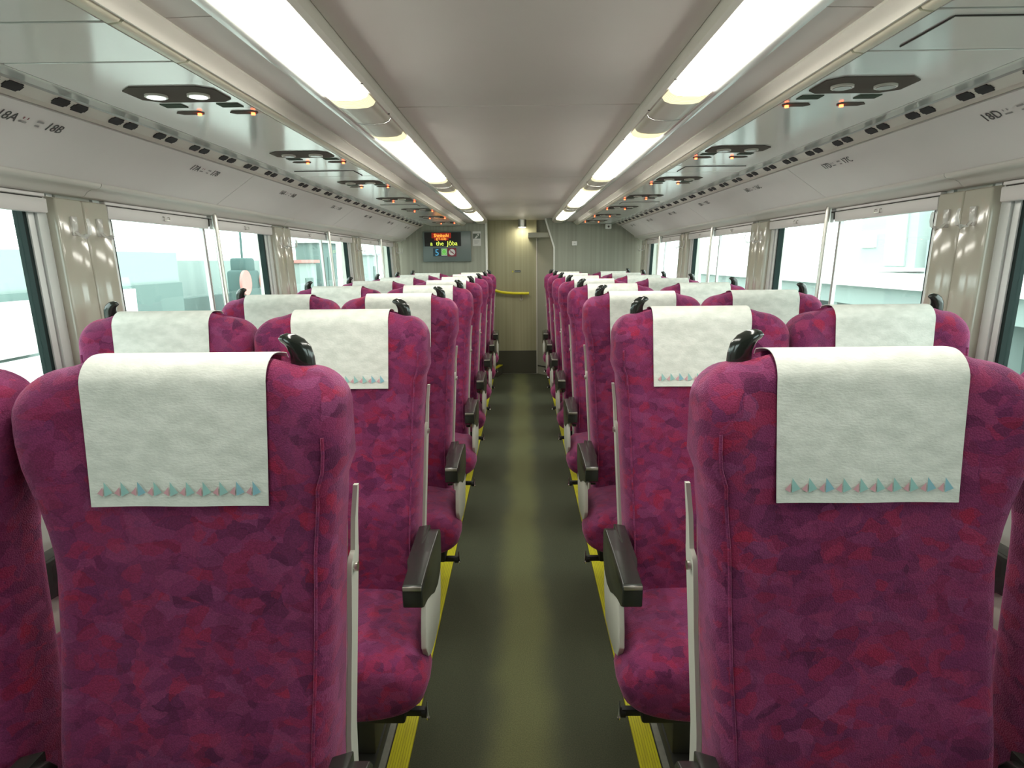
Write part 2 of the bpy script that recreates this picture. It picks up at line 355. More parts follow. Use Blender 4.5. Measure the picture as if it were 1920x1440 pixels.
# side walls, pillars, windows
SILL, HEAD = 1.03, Z(.215)
side = {-1: 'left', 1: 'right'}
tn = 7; wn = 1
for s in (-1, 1):
    b = MB()
    b.prism([(s*1.375, 0), (s*1.40, SILL), (s*1.60, SILL), (s*1.60, -.06), (s*1.375, -.06)], Y0, Y1, m=M['wall'])
    b.box(min(s*1.55, s*1.66), max(s*1.55, s*1.66), Y0, Y1, -.06, SILL-.01, M['wall'])
    b.prism([(s*1.505, HEAD), (s*1.56, HEAD), (s*1.60, H+.1), (s*1.505, H+.1)], Y0, Y1, m=M['wall'])
    for c in SEAM:   # wall behind each pillar
        b.prism([(s*WX(SILL, .03), SILL), (s*WX(HEAD, .03), HEAD), (s*1.56, HEAD), (s*1.56, SILL)], c-.085, c+.085, m=M['wall'])
    struct(b.build('wall_%s' % side[s]))
    for c in SEAM[1:]:
        b = MB()
        for a, d in ((c-.133, c-.0015), (c+.0015, c+.133)):
            q = [(WX(SILL-.02), SILL-.02), (WX(HEAD-.012), HEAD-.012), (WX(HEAD-.012, .055), HEAD-.004), (WX(SILL, .055), SILL-.02)]
            b.prism([(s*x, z) for x, z in q], a, d, m=M['pillar'], bev=.007, seg=3)
        b.box(min(s*1.44, s*1.47), max(s*1.44, s*1.47), c-.01, c+.01, SILL, HEAD-.02, M['seam'])
        struct(b.build('trim_%d' % tn)); tn += 1
    for c0, c1 in zip(SEAM, SEAM[1:]+[SEAM[-1]+1.88]):
        a, d = max(Y0+.02, c0+.10), min(c1-.10, Y1-.02)
        if d-a < .4: continue
        e = empty('window_%d' % wn, (s*WX(SILL), (a+d)/2, SILL)); struct(e); wn += 1
        L = (d-a)/2; X = lambda z, off: WX(z+SILL, off) - WX(SILL)
        hh = HEAD-SILL
        def bar(b, y0, y1, o0, o1, z0=0, z1=hh, m=None):
            q = [(X(z0, o0), z0), (X(z1, o0), z1), (X(z1, o1), z1), (X(z0, o1), z0)]
            b.prism([(s*x, z) for x, z in q], y0, y1, m=m)
        b = MB()
        for sg in (-1, 1):
            f = lambda y: sg*y
            def vb(p, q_, o0, o1, m): bar(b, min(f(p), f(q_)), max(f(p), f(q_)), o0, o1, m=m)
            vb(L, L-.028, .028, .07, M['frame']); vb(L-.028, L-.034, .045, .07, M['gasket']); vb(L-.034, L-.075, .032, .07, M['frame'])
            vb(L-.075, L-.080, .048, .07, M['gasket']); vb(L-.080, L-.105, .040, .07, M['frame'])
            vb(L-.105, L-.120, .045, .075, M['gasket'])
        bar(b, -L, L, .028, .07, 0, .03, M['frame']); bar(b, -L+.1, L-.1, .045, .075, .03, .045, M['gasket'])
        b.build('window_frame', parent=e)
        b = MB(); bar(b, -.014, -.006, .046, .062, m=M['frame']); bar(b, -.006, .000, .050, .062, m=M['gasket']); bar(b, .000, .008, .046, .062, m=M['frame'])
        b.build('centre_guide', parent=e)
        b = MB(); bar(b, -L+.12, L-.12, .060, .064, .035, hh+.02, M['glass']); b.build('glass', parent=e)

# ------------------------------------------------------------------ roller blinds, poles, hooks
def blind():
    e = empty('roller_blind', (0, 0, 0))
    b = MB(); b.box(-.385, .385, -.006, .03, .034, .046, M['blind'], bev=.002, seg=1); b.box(-.385, .385, .004, .03, -.0, .036, M['seam']); b.build('cassette', parent=e)
    b = MB(); b.box(-.383, .383, -.012, .008, -.014, .030, M['blind'], bev=.004, seg=2); b.build('blind_bar', parent=e)
    b = MB(); b.tube([(-.020, -.013, .016), (-.020, -.020, .014), (-.018, -.020, .003), (.018, -.020, .003), (.020, -.020, .014), (.020, -.013, .016)], .0022, M['steel'], n=6); b.build('pull', parent=e)
    return e
bl0 = blind(); used = False
cnt = {-1: 0, 1: 0}
for s in (-1, 1):
    for wi, c0 in enumerate(SEAM):
        for hi, off in enumerate((.13+.40, .94+.40)):
            y = c0 + off
            if y > 8.0 or wi == 0: continue
            o = bl0 if not used else copy_tree(bl0); used = True
            o.location = (s*WX(HEAD, .018), y, HEAD-.047); o.rotation_euler = (0, 0, s*-math.pi/2)
            vis = {1: 0, 2: 1, 3: 2, 4: 3}.get(wi)
            nm = {0: 'cut off by the photo edge', 1: 'of the second window from the camera', 2: 'of the third window from the camera', 3: 'of the fourth window from the camera', 4: 'of the farthest window', 5: 'of the last narrow window'}.get(wi, 'behind')
            nm = {0: 'behind the camera', 1: 'of nearest cut-off window', 2: 'of nearest whole window', 3: 'of the middle window', 4: 'of the farthest window', 5: 'past the last pillar'}[wi]
            tag(o, 'raised roller blind, %s half %s, %s side' % ('near' if hi == 0 else 'far', nm, side[s]), 'window blind', 'raised roller blinds over the windows')
def pole():
    e = empty('window_pole', (0, 0, 0))
    b = MB(); b.tube([(.050, 0, .652), (.020, 0, .652), (.006, 0, .644), (.0005, 0, .628), (-.001, 0, .600), (-.034, 0, .02)], .0125, M['steel'], n=14); b.build('pole', parent=e)
    b = MB(); b.cyl((.046, 0, .652), .018, .008, 'x', M['steel']); b.build('top_flange', parent=e)
    b = MB(); b.cyl((-.034, 0, .012), .020, .022, 'z', M['steel']); b.build('foot', parent=e)
    return e
po = pole(); used = False
for s in (-1, 1):
    for wi, c0 in enumerate(SEAM[:-1]):
        if wi == 0: continue
        o = po if not used else copy_tree(po); used = True
        o.location = (s*(WX(HEAD)-.012), c0+.938, SILL-.005); o.rotation_euler = (0, 0, 0 if s > 0 else math.pi)
        nm = ['a window behind the camera', 'the nearest window, beside the first seats', 'the nearest whole window', 'the middle window', 'the farthest window'][wi]
        tag(o, 'steel pole at %s on the %s' % (nm, side[s]), 'pole', 'steel poles at the windows')
def hook():
    e = empty('coat_hook', (0, 0, 0))
    b = MB(); b.box(-.014, .014, -.005, .004, -.03, .03, M['clear'], bev=.003); b.build('back_plate', parent=e)
    b = MB(); b.tube([(0, -.004, -.018), (0, -.016, -.030), (0, -.034, -.034), (0, -.046, -.026), (0, -.050, -.008), (0, -.048, .012), (0, -.045, .022)], [.009, .009, .009, .009, .0085, .007, .005], M['clear'], n=8, rx=[.004]*7); b.build('hook_arm', parent=e)
    return e
hk = hook(); used = False
for s in (-1, 1):
    for wi, c0 in enumerate(SEAM):
        for hi, off in enumerate((-.066, .066)):
            if wi == 0: continue
            o = hk if not used else copy_tree(hk); used = True
            z = Z(.12); o.location = (s*(WX(z)-.003), c0+off, z); o.rotation_euler = (0, 0, s*-math.pi/2)
            nm = ['behind the camera', 'just behind the camera', 'nearest in view', 'second from the camera', 'third from the camera', 'beside the far partition'][wi]
            tag(o, 'clear coat hook, %s half of %s pillar %s' % ('near' if hi == 0 else 'far', side[s], nm), 'coat hook', 'coat hooks on the window pillars')

# ------------------------------------------------------------------ ceiling lamps
def lamp_profile(): return [(.398, .438), (.404, .428), (.420, .4215), (.450, .419), (.480, .4195), (.500, .423), (.511, .431)]
lit = [(-1.26+1.88*k, .0+1.88*k) for k in range(0, 1)]
LIT = [(.55, 1.875), (2.50, 3.76), (4.40, 5.66), (6.30, 7.50)]
for s in (-1, 1):
    for k, (a, c) in enumerate(LIT):
        e = empty('ceiling_light', (s*.452, (a+c)/2, Z(.45)))
        a0 = LIT[k-1][1]/2+a/2 if k else Y0; c0 = LIT[k+1][0]/2+c/2 if k+1 < len(LIT) else Y1
        my = (a+c)/2
        pr = [(s*(x-.452), d-.45) for x, d in lamp_profile()]
        if s < 0: pr = pr[::-1]
        b = MB(); cuts = [a] if not (s > 0) else [a]
        b.strip(pr, a-my, c-my, M['lamp'], smooth=True); b.build('lit_diffuser', parent=e)
        for y0_, y1_ in ((a0-my+.002, a-my), (c-my, c0-my-.002)):
            edge = a-my if y0_ < 0 else c-my; dirn = -1 if y0_ < 0 else 1
            b = MB(); b.strip(pr, y0_, y1_, M['diffuser'], smooth=True)
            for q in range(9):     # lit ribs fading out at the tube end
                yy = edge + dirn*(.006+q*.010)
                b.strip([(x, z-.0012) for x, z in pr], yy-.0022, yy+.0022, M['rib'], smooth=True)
            b.build('end_diffuser', parent=e)
        b = MB()
        for yy in (a0-my+.004, c0-my-.006):
            b.strip([(x, z-.001) for x, z in pr], yy-.002, yy+.002, M['seam'])
        for yy in (a-my+.12, c-my-.1, c-my+.25):
            b.cyl((s*(.392-.452), yy, .437-.45-.0005), .0035, .002, 'z', M['seam'], n=8)
        b.build('clips', parent=e)
        nm = ['nearest the camera, cut by the top edge', 'second from the camera', 'third from the camera', 'farthest, by the partition'][k]
        tag(e, 'long white ceiling light, %s row, %s' % (side[s], nm), 'ceiling light', 'fluorescent ceiling lights')

# ------------------------------------------------------------------ overhead reading units
def rquad(pts, z0, z1, m, b, bev=.004):
    b.prism(pts, z0, z1, axis='z', m=m)
def unit(sy):
    # local: x toward the window, y forward; sits flush in the panel; origin at LED line
    e = empty('reading_light_unit', (0, 0, 0))
    b = MB(); b.prism([(-.055, -.28), (.10, -.28), (.135, -.245), (.135, -.16), (.10, -.13), (-.06, -.13), (-.085, -.155), (-.085, -.25)], -.0025, .0005, 'z', M['unit']); b.build('housing', parent=e)
    for x in (-.027, .076):
        b = MB(); b.cyl((x, -.205, -.0045), .026, .006, 'z', M['rail'], n=24); o = b.build('lamp_bezel', parent=e)
        b = MB(); b.cyl((x, -.205, -.0080), .021, .002, 'z', M['spotoff'] if sy > -2 else M['spot'], n=24); b.build('lamp_lens', parent=o)
    for x0 in (-.080, .066):
        b = MB(); b.prism([(x0, -.105), (x0+.055, -.105), (x0+.055, -.065), (x0, -.065)], -.0018, .0005, 'z', M['dkgreen']); b.build('status_window', parent=e)
        b = MB(); b.prism([(x0-.004, -.018), (x0+.052, -.018), (x0+.064, 0), (x0+.052, .018), (x0-.004, .018), (x0-.012, 0)], -.0018, .0005, 'z', M['unit']); o = b.build('card_reader', parent=e)
        b = MB(); b.cyl((x0+.001, 0, -.0045), .0055, .006, 'z', M['led'], n=12); b.build('red_indicator', parent=o)
    return e
M['spotoff'] = mat('reading_lamp_off', (.30, .29, .25), .2)
U = {-1: unit(-1), 1: unit(1)}; ULIT = unit(-2)
for s in (-1, 1):
    for k in range(-1, 7):
        o = ULIT if (s < 0 and k == 0) else U[s] if k == -1 else copy_tree(U[s])
        o.location = (s*.800, 1.908+.94*k, Z(.4015))
        if s < 0: o.scale = (-1, 1, 1)
        nm = 'just behind the frame' if k < 0 else 'nearest the camera' if k == 0 else ORD[k]+' from the camera'
        extra = ', both lamps lit,' if (s < 0 and k == 0) else ''
        tag(o, 'reading light unit%s with red indicators, %s ceiling panel, %s' % (extra, side[s], nm), 'reading light', 'overhead reading light units')
# service hatches in the narrow ceiling panels
for s in (-1, 1):
    for k, y in enumerate((-.555, 1.325, 3.205, 5.085, 6.965)):
        if k == 0 or (k == 1 and s < 0): continue  # nearest right hatch is added where the panel only has a reflection
        e = empty('service_hatch', (s*.88, y, Z(.4015)))
        b = MB(); b.prism([(-.1345, -.0845), (.1345, -.0845), (.1345, .0845), (-.1345, .0845)], -.002, .0005, 'z', M['seam']); b.build('hatch_frame', parent=e)
        b = MB(); b.prism([(-.133, -.083), (.133, -.083), (.133, .083), (-.133, .083)], -.0028, -.001, 'z', M['panel']); b.build('hatch_cover', parent=e)
        tag(e, 'flush rectangular service hatch in the %s ceiling panel, %s' % (side[s], ['behind the camera', 'added above the first row', 'between second and third reading units', 'between fourth and fifth reading units', 'close to the far partition'][k]), 'hatch', 'ceiling service hatches')

# seat numbers printed on the sloping panels
A, B = Vector((1.180, 0, Z(.380))), Vector((1.360, 0, Z(.256)))
for s in (-1, 1):
    for k in range(0, 7):
        num = 18-k; yc = 1.75+.94*k
        dd = (B-A).normalized(); t = A + dd*.050
        nrm = Vector((-dd.z*-1, 0, -dd.x)); nrm = Vector((dd.z, 0, -dd.x))
        # text frame: right = +Y on the left wall, -Y on the right wall; up = -dd
        rgt = Vector((0, 1, 0)) if s < 0 else Vector((0, -1, 0))
        upv = Vector((s*-dd.x, 0, -dd.z)); nv = rgt.cross(upv)
        pos = Vector((s*t.x, yc, t.z)) + nv*.0012
        m4 = Matrix(((rgt.x, upv.x, nv.x, pos.x), (rgt.y, upv.y, nv.y, pos.y), (rgt.z, upv.z, nv.z, pos.z), (0, 0, 0, 1)))
        o = empty('seat_number_sign', (0, 0, 0)); o.matrix_world = m4; l, r = ('A', 'B') if s < 0 else ('D', 'C')
        I4 = Matrix()
        for tx, lt in ((-.082, l), (.082, r)):
            b = MB(); b.text('%d%s' % (num, lt), .040, M['text'], Matrix.Translation((tx, -.012, 0)), ext=.0003); b.build('seat_number', parent=o)
        def sq(x0, x1, y0, y1, m):
            bb = bmesh.new(); bb.faces.new([bb.verts.new(p) for p in ((x0, y0, 0), (x1, y0, 0), (x1, y1, 0), (x0, y1, 0))]); b.add(bb, m)
        b = MB()
        for x in (-.034, -.020): sq(x-.002, x+.002, .004, .011, M['signred'] if s < 0 else M['textlight'])
        sq(-.040, -.014, -.009, -.004, M['textlight']); b.build('pictogram', parent=o)
        b = MB(); sq(.012, .036, .004, .010, M['textlight']); sq(.016, .032, -.010, -.005, M['textlight']); b.build('pictogram', parent=o)
        tag(o, 'printed seat numbers %d%s and %d%s on the %s sloping panel' % (num, l, num, r, side[s]), 'sign', 'printed seat numbers')

# ------------------------------------------------------------------ seats (face the camera, -Y)
def wo(z):   # outer (aisle / window) half width
    return .208 + .050*max(0, min(.36, z-.6)) + .013*smooth(.96, 1.12, z) + .013*smooth(1.112, 1.135, z)
def wi(z):   # inner half width, next to the other seat of the pair
    return .219 + .045*max(0, min(.40, .96-z)) + .040*smooth(.97, 1.19, z)
ZT = 1.297
def ring_dims(z):
    a, c = wo(z), wi(z); rx, rd = .072, .045
    yf = -.065 - .055*(1.25-z) if z < 1.25 else -.065
    dep = .145 - .03*smooth(.95, 1.25, z)
    if z > ZT-rx:
        q = z-(ZT-rx); k = rx - math.sqrt(max(0, rx*rx-q*q)); a -= k*.8; c -= k
    kd = 0
    if z > ZT-rd:
        q = z-(ZT-rd); kd = rd - math.sqrt(max(0, rd*rd-q*q))
    return a, c, yf+kd, yf+dep-kd
def bulge(x, z, a, c):
    u = x/a if x > 0 else -x/c
    wing = smooth(.56, .88, u)*smooth(1.02, 1.16, z - .0*u + .10*(u-.7))*(1-smooth(1.22, 1.30, z))*.026
    body = smooth(.60, .90, u)*.016*(1-smooth(1.0, 1.1, z))
    cen = -.006*(1-u*u)
    lum = .018*math.exp(-((z-.66)/.12)**2)
    return -(wing+body+cen+lum)
def ring(z, n=56):
    a, c, yf, yr = ring_dims(z); cy = (yf+yr)/2; d = (yr-yf)/2; pts = []
    for j in range(n):
        t = 2*math.pi*j/n; ct, st = math.cos(t), math.sin(t); e = 2/4.6
        x = (a if ct > 0 else c)*sgn(ct)*abs(ct)**e; y = cy + d*sgn(st)*abs(st)**e
        if st < 0: y += bulge(x, z, a, c)*min(1, abs(st)*1.6)
        pts.append(Vector((x, y, z - .017*smooth(.12, .20, abs(x))*smooth(1.15, 1.29, z))))
    return pts
def yfront(x, z):
    a, c, yf, yr = ring_dims(z); d = (yr-yf)/2; u = abs(x)/(a if x > 0 else c)
    return (yf+yr)/2 - d*(1-u**4.6)**(1/4.6) + bulge(x, z, a, c)
def make_seat(mirror, aisle):
    e = empty('passenger_seat', (0, 0, 0))
    B_ = lambda b, n, p=e: b.build(n, parent=p, mirror=mirror)
    # backrest
    b = MB(); zs = [.40+.035*i for i in range(23)] + [1.19, 1.205, 1.22, 1.235, 1.25, 1.262, 1.272, 1.278, 1.285, 1.290, 1.2940, 1.2965]
    rings = [ring(z) for z in zs]
    top = rings[-1]; cen = sum(top, Vector())/len(top)
    for k in (.75, .45): rings.append([cen + (p-cen)*k + Vector((0, 0, .0012*(1-k))) for p in top])
    b.loft(rings, M['fabric']); back = B_(b, 'backrest')
    # seam piping on the outer front edge
    b = MB(); pts = []
    for i in range(27):
        z = .48+i*.027; a, c, yf, yr = ring_dims(z); x = a*.90; pts.append((x, yfront(x, z)-.0005, z))
    b.tube(pts, .0028, M['fabric'], n=6); B_(b, 'piping', back)
    # headrest cover: hangs on the front, over the top, a little down the back
    b = MB(); b.mi(M['cover']); path = []
    for i in range(14): z = 1.076+i*.0135; path.append(('f', z))
    cols = 17; rows = []
    hw = lambda t: .136+.005*t
    random.seed(11)
    for i in range(26):
        row = []
        for j in range(cols):
            u = -1+2*j/(cols-1)
            if i < 14:
                z = 1.074+.181*i/13; x = u*hw(i/13); y = yfront(x, min(z, 1.255)) - .0035 - .003*(1-i/13)**2 - .0015*math.sin(u*5+1)*(1-i/13)
            elif i < 22:
                t = (i-14+1)/8*math.pi/2; x = u*hw(1)
                y0_ = yfront(x, 1.255); z = 1.257+.044*math.sin(t); y = y0_-.0035 + .049*(1-math.cos(t))
            else:
                x = u*hw(1); q = (i-21)/4
                y = -.018 + .055*q; z = 1.3012 - .006*q*q - .0
            row.append(Vector((x, y, z)))
        rows.append(row)
    # rear flap
    for q in (1, 2, 3):
        rows.append([Vector((-1*hw(1)+2*hw(1)*j/(cols-1), .056+.004*q, 1.294-.028*q)) for j in range(cols)])
    bm = bmesh.new(); V = [[bm.verts.new(p) for p in r] for r in rows]
    for i in range(len(V)-1):
        for j in range(cols-1): bm.faces.new((V[i][j], V[i][j+1], V[i+1][j+1], V[i+1][j]))
    bmesh.ops.recalc_face_normals(bm, faces=bm.faces[:])
    bmesh.ops.solidify(bm, geom=bm.faces[:], thickness=.0012)
    b.add(bm, M['cover'], smooth=True)
    for k in range(10):
        x = -.114+.0253*k; fx = (-1 if mirror else 1)
        tone = M['blue'] if k in (2, 8, 9) else M['teal']
        def Q(dx, dz):
            xx = x+dx; zz = 1.0985+dz; y = yfront(xx*fx, zz) - .0035-.003*(1-(zz-1.074)/.181)**2 - .0015*math.sin(xx/.137*fx*5+1)*(1-(zz-1.074)/.181) - .0022
            return Vector((xx*fx, y, zz))
        b.tri([Q(.000, .0145), Q(.0125, -.0025), Q(.000, -.0080)], tone)
        b.tri([Q(-.0022, .0065), Q(-.0022, -.0080), Q(-.0105, -.0030)], M['pink'])
    o = B_(b, 'headrest_cover'); o['label'] = 'white headrest cover with a row of small printed sailboats'
    # grab handle
    b = MB()
    pts = [(.178, .004, 1.250), (.1785, .003, 1.275), (.1785, .001, 1.291), (.177, -.002, 1.303), (.172, -.005, 1.312), (.165, -.007, 1.3185), (.157, -.008, 1.322), (.150, -.008, 1.322), (.146, -.008, 1.3215)]
    b.tube(pts, [.020, .0195, .0190, .018, .016, .013, .0095, .006, .002], M['horn'], n=20, rx=[.0155, .0152, .0150, .0148, .0140, .0120, .0095, .0065, .002])
    B_(b, 'grab_handle')
    # seat cushion lofted along y
    b = MB(); rings = []
    for y, k in [(-.505, .0), (-.502, .35), (-.495, .6), (-.480, .82), (-.460, .94), (-.43, 1), (-.36, 1), (-.28, 1), (-.18, 1), (-.085, 1)]:
        hh = .088 - .030*(1-k)*1.2; cz = .372 - .02*(1-k) + .012*smooth(-.35, -.1, y)*-1 + .012
        n = 40; r = []
        wo_, wi_ = .283 - .055*(1-k) - .035*smooth(-.40, -.2, y), .236 - .03*(1-k)
        for j in range(n):
            t = 2*math.pi*j/n; ct, st = math.cos(t), math.sin(t)
            ex = 2/3.0 if ct > 0 else 2/4.5
            x = (wo_ if ct > 0 else wi_)*sgn(ct)*abs(ct)**ex; z = hh*sgn(st)*abs(st)**(2/4.0 if st > 0 else 2/4.2)
            if z < 0 and x > 0: x *= 1 - .20*(-z/hh)**2
            r.append(Vector((x, y, cz + z - (.022*smooth(.75, 1, abs(x)/.283) if z > 0 else 0))))
        rings.append(r)
    cen = sum(rings[0], Vector())/len(rings[0]); rings.insert(0, [cen+(p-cen)*.5 + Vector((0, -.0015, 0)) for p in rings[0]])
    b.loft(rings, M['fabric']); B_(b, 'seat_cushion')
    b = MB(); b.box(-.20, .215, -.44, -.08, .255, .30, M['black'], bev=.006); B_(b, 'seat_pan')
    b = MB(); b.box(-.20, .105, -.36, .02, .004, .05, M['pedestal'], bev=.006); b.box(-.16, .10, -.30, -.04, .05, .256, M['pedestal'], bev=.006); B_(b, 'pedestal')
    # cream back shell and its side flange
    b = MB(); sh = []
    for z in [.28, .32, .40, .55, .70, .85, .95, .985, 1.0]:
        a, c, yf, yr = ring_dims(max(z, .40)); k = 0 if z < .95 else (z-.95)*.7
        sh.append([Vector((x, y, z)) for x, y in ((-(c-.035), yr-.02), (-(c-.05), yr+.012+k*0), (0, yr+.02), (a-.04, yr+.016), (a-.012, yr+.006), (a-.012, yr-.02))])
    b.loft(sh, M['shell'])
    yr_ = lambda z: ring_dims(z)[3]
    xo_ = lambda z: wo(z) + .0015
    fl = []
    for z, d0, d1 in [(.24, -.028, .02), (.40, -.026, .02), (.60, -.024, .02), (.80, -.024, .02), (.90, -.030, .02), (.925, -.030, .02), (.936, -.024, .02), (.942, -.008, .018), (1.0, -.006, .014), (1.06, -.002, .008)]:
        zz = max(z, .42); x = xo_(zz)-.001
        fl.append([Vector((x-.004, yr_(zz)+d0, z)), Vector((x+.004, yr_(zz)+d0, z)), Vector((x+.004, yr_(zz)+d1, z)), Vector((x-.004, yr_(zz)+d1, z))])
    b.loft(fl, M['shell']); sh_ = B_(b, 'back_shell')
    b = MB(); b.cyl((wo(.915)+.008, ring_dims(.915)[3]-.014, .915), .0085, .007, 'x', M['steel'], n=14); B_(b, 'pivot_bolt', sh_)
    # armrest(s)
    def arm(xo, w, panel):
        b = MB(); x0, x1 = xo-w/2, xo+w/2
        side_p = [(-.470, .653), (-.466, .598), (-.44, .585), (-.38, .572), (-.31, .548), (-.25, .523), (-.18, .512), (-.12, .525), (-.085, .56), (-.080, .628), (-.095, .648), (-.13, .657), (-.28, .661), (-.40, .660), (-.462, .657)]
        b.prism(side_p, x0, x1, axis='x', m=M['arm'], bev=.004, seg=3)
        # inner swelling toward the rear
        b.prism([(x0, -.38), (x0-.010, -.33), (x0-.012, -.10), (x0+.02, -.085), (x0+.02, -.38)], .555, .6595, axis='z', m=M['arm'], bev=.003, seg=2)
        o = B_(b, 'armrest')
        b = MB(); b.box(x0+.002, x1-.002, -.4725, -.4685, .645, .6555, M['steel'], bev=.0015); B_(b, 'armrest_trim', o)
        if panel:
            b = MB(); b.prism([(-.38, .578), (-.405, .50), (-.41, .45), (-.38, .41), (-.33, .385), (-.24, .375), (-.14, .38), (-.10, .45), (-.085, .56), (-.10, .60), (-.20, .60), (-.33, .58)], x1-.018, x1-.003, axis='x', m=M['shell'], bev=.004, seg=2)
            B_(b, 'armrest_panel')
    arm(.252, .050, True)
    if aisle: arm(-.262, .034, False)
    # recline lever
    b = MB(); b.box(.200, .256, -.372, -.352, .226, .246, M['black'], bev=.003); b.cyl((.254, -.362, .232), .014, .016, 'x', M['black'], n=14); l = B_(b, 'recline_lever')
    b = MB(); b.tube([(.263, -.366, .268), (.264, -.372, .244), (.265, -.374, .226)], [.002, .003, .0055], M['chrome'], n=8); b.tube([(.265, -.374, .232), (.265, -.374, .226), (.265, -.374, .218)], [.004, .0065, .003], M['chrome'], n=8); B_(b, 'chrome_tip', l)
    return e
seats = {}
for s in (-1, 1):
    for wnd in (0, 1):
        # outer side local +x: left aisle seat (aisle at +X) and right window seat (window at +X)
        mir = (s > 0 and wnd == 0) or (s < 0 and wnd == 1)
        proto = make_seat(mir, wnd == 0)
        for k in range(8):
            o = proto if k == 0 else copy_tree(proto)
            o.location = (s*(.522 if wnd == 0 else 1.043), 1.038+P*k, 0)
            row = 'front row nearest the camera' if k == 0 else ('%s row from the camera' % ORD[k] if k < 7 else 'last row by the far partition')
            tag(o, 'magenta patterned %s seat %s the aisle, %s' % (('aisle', 'left of' if s < 0 else 'right of')[0:1][0] if wnd == 0 else 'window', 'left of' if s < 0 else 'right of', row), 'seat', 'magenta passenger seats')

# ------------------------------------------------------------------ far end
PY = Y1
b = MB()
b.box(-1.62, -.412, PY, PY+.035, 0, H+.03, M['partition'])
struct(b.build('wall_far_left'))
b = MB(); b.prism([(.312, H+.03), (.312, H-.02), (.415, 1.57), (.415, 0), (1.62, 0), (1.62, H+.03)], PY, PY+.035, m=M['partition']); struct(b.build('wall_far_right'))
b = MB(); b.box(-.414, -.388, PY-.012, PY+.045, 0, H, M['trimwhite'], bev=.003, seg=2); struct(b.build('trim_%d' % tn)); tn += 1
b = MB(); q = [(.300, H), (.300, H-.02), (.400, 1.575), (.400, 0), (.418, 0), (.418, 1.58), (.318, H-.02), (.318, H)]
b.prism(q, PY-.012, PY+.045, m=M['trimwhite']); struct(b.build('trim_%d' % tn)); tn += 1
b = MB(); b.box(-1.62, .207, 8.45, 8.50, .292, H+.03, M['doorwall']); b.box(-1.62, .207, 8.44, 8.50, -.06, .285, M['carpet2']); b.box(-1.62, .207, 8.442, 8.50, .283, .296, M['seam'])
b.box(-1.62, .207, 8.432, 8.445, 0, .006, M['steel']); struct(b.build('wall_far'))
# angled panel right of the doorway
d = Vector((.415-.207, 8.12-8.452)); 
b = MB(); b.prism([(.207, 8.452), (.420, PY+.02), (.450, PY+.03), (.24, 8.50)], 0, H-.20, axis='z', m=M['doorpanel'])
b.prism([(.203, 8.447), (.416, PY+.012), (.420, PY+.02), (.207, 8.452)], .10, .112, axis='z', m=M['seam']); b.box(.200, .214, 8.43, 8.46, 0, H-.19, M['rail'])
struct(b.build('wall_doorway'))
b = MB(); b.box(.10, .44, PY+.05, 8.50, H-.22, H-.16, M['doorpanel'], bev=.006); b.box(.19, 1.62, 8.50, 8.55, 0, H+.10, M['partition']); struct(b.build('trim_%d' % tn)); tn += 1
b = MB(); b.box(-1.62, 1.62, Y0-.05, Y0, -.06, H+.14, M['backwall']); struct(b.build('wall_back'))  # unseen rear wall, set close and dark to dim the front seats
for sx in (-1, 1):
    pass
b = MB(); b.box(-1.66, -1.62, Y1, 8.55, -.06, H+.14, M['partition']); b.box(1.62, 1.66, Y1, 8.55, -.06, H+.14, M['partition']); struct(b.build('wall_vestibule'))
# step edge at left of the doorway
e = empty('stair_step', (-.30, 8.28, 0))
b = MB(); b.prism([(-.10, -.12), (.005, -.12), (.065, .14), (-.10, .14)], .003, .112, axis='z', m=M['carpet2']); b.build('step_block', parent=e)
b = MB(); b.prism([(-.10, -.125), (.006, -.125), (.068, .14), (.018, .14), (-.03, -.08), (-.10, -.08)], .1125, .122, axis='z', m=M['yellow']); b.build('yellow_nosing', parent=e)
tag(e, 'dark carpeted stair step with yellow edge left of the doorway', 'step')
# handrail
e = empty('handrail', (0, 8.45, .9))
b = MB(); pts = [(-.52, -.10, .235), (-.42, -.09, .205), (-.32, -.08, .165), (-.24, -.07, .142), (-.16, -.07, .132), (-.08, -.07, .127), (.108, -.07, .124)]
b.tube(pts, .0165, M['hrail'], n=14); b.build('rail', parent=e)
b = MB(); b.tube([(.012, -.07, .12), (.012, -.066, .075), (.012, -.03, .055), (.012, 0, .052)], .006, M['steel'], n=8); b.cyl((.012, -.004, .052), .018, .007, 'y', M['steel']); b.build('bracket', parent=e)
tag(e, 'yellow handrail bracketed to the wall at the end of the aisle', 'handrail')
# downlight
e = empty('downlight', (.030, 8.33, H))
b = MB(); b.cyl((0, 0, -.045), .050, .09, 'z', M['steel'], n=28); b.build('housing', parent=e)
b = MB(); b.cyl((0, 0, -.092), .040, .004, 'z', M['downlens'] if 'downlens' in M else mat('downlight_lens', (1, .95, .85), .4, emit=(1, .93, .78), es=90), n=24); b.build('lens', parent=e)
tag(e, 'round steel downlight over the doorway at the aisle end', 'light')
# small plate on the door wall
e = empty('door_plate', (-.045, 8.447, 1.295))
b = MB(); b.box(-.022, .050, -.004, .002, -.012, .012, M['signdk']); b.build('plate', parent=e)
b = MB(); b.prism([(-.060, -.010), (-.036, -.010), (-.048, .012)], -.004, .0015, axis='y', m=M['yellow']); b.build('warning_triangle', parent=e)
b = MB()
for i in range(8): b.box(-.016+.0078*i, -.011+.0078*i, -.0048, -.004, -.004, .004, M['papermid'])
b.build('lettering', parent=e)
tag(e, 'tiny dark notice plate with warning triangle on the end wall', 'sign')
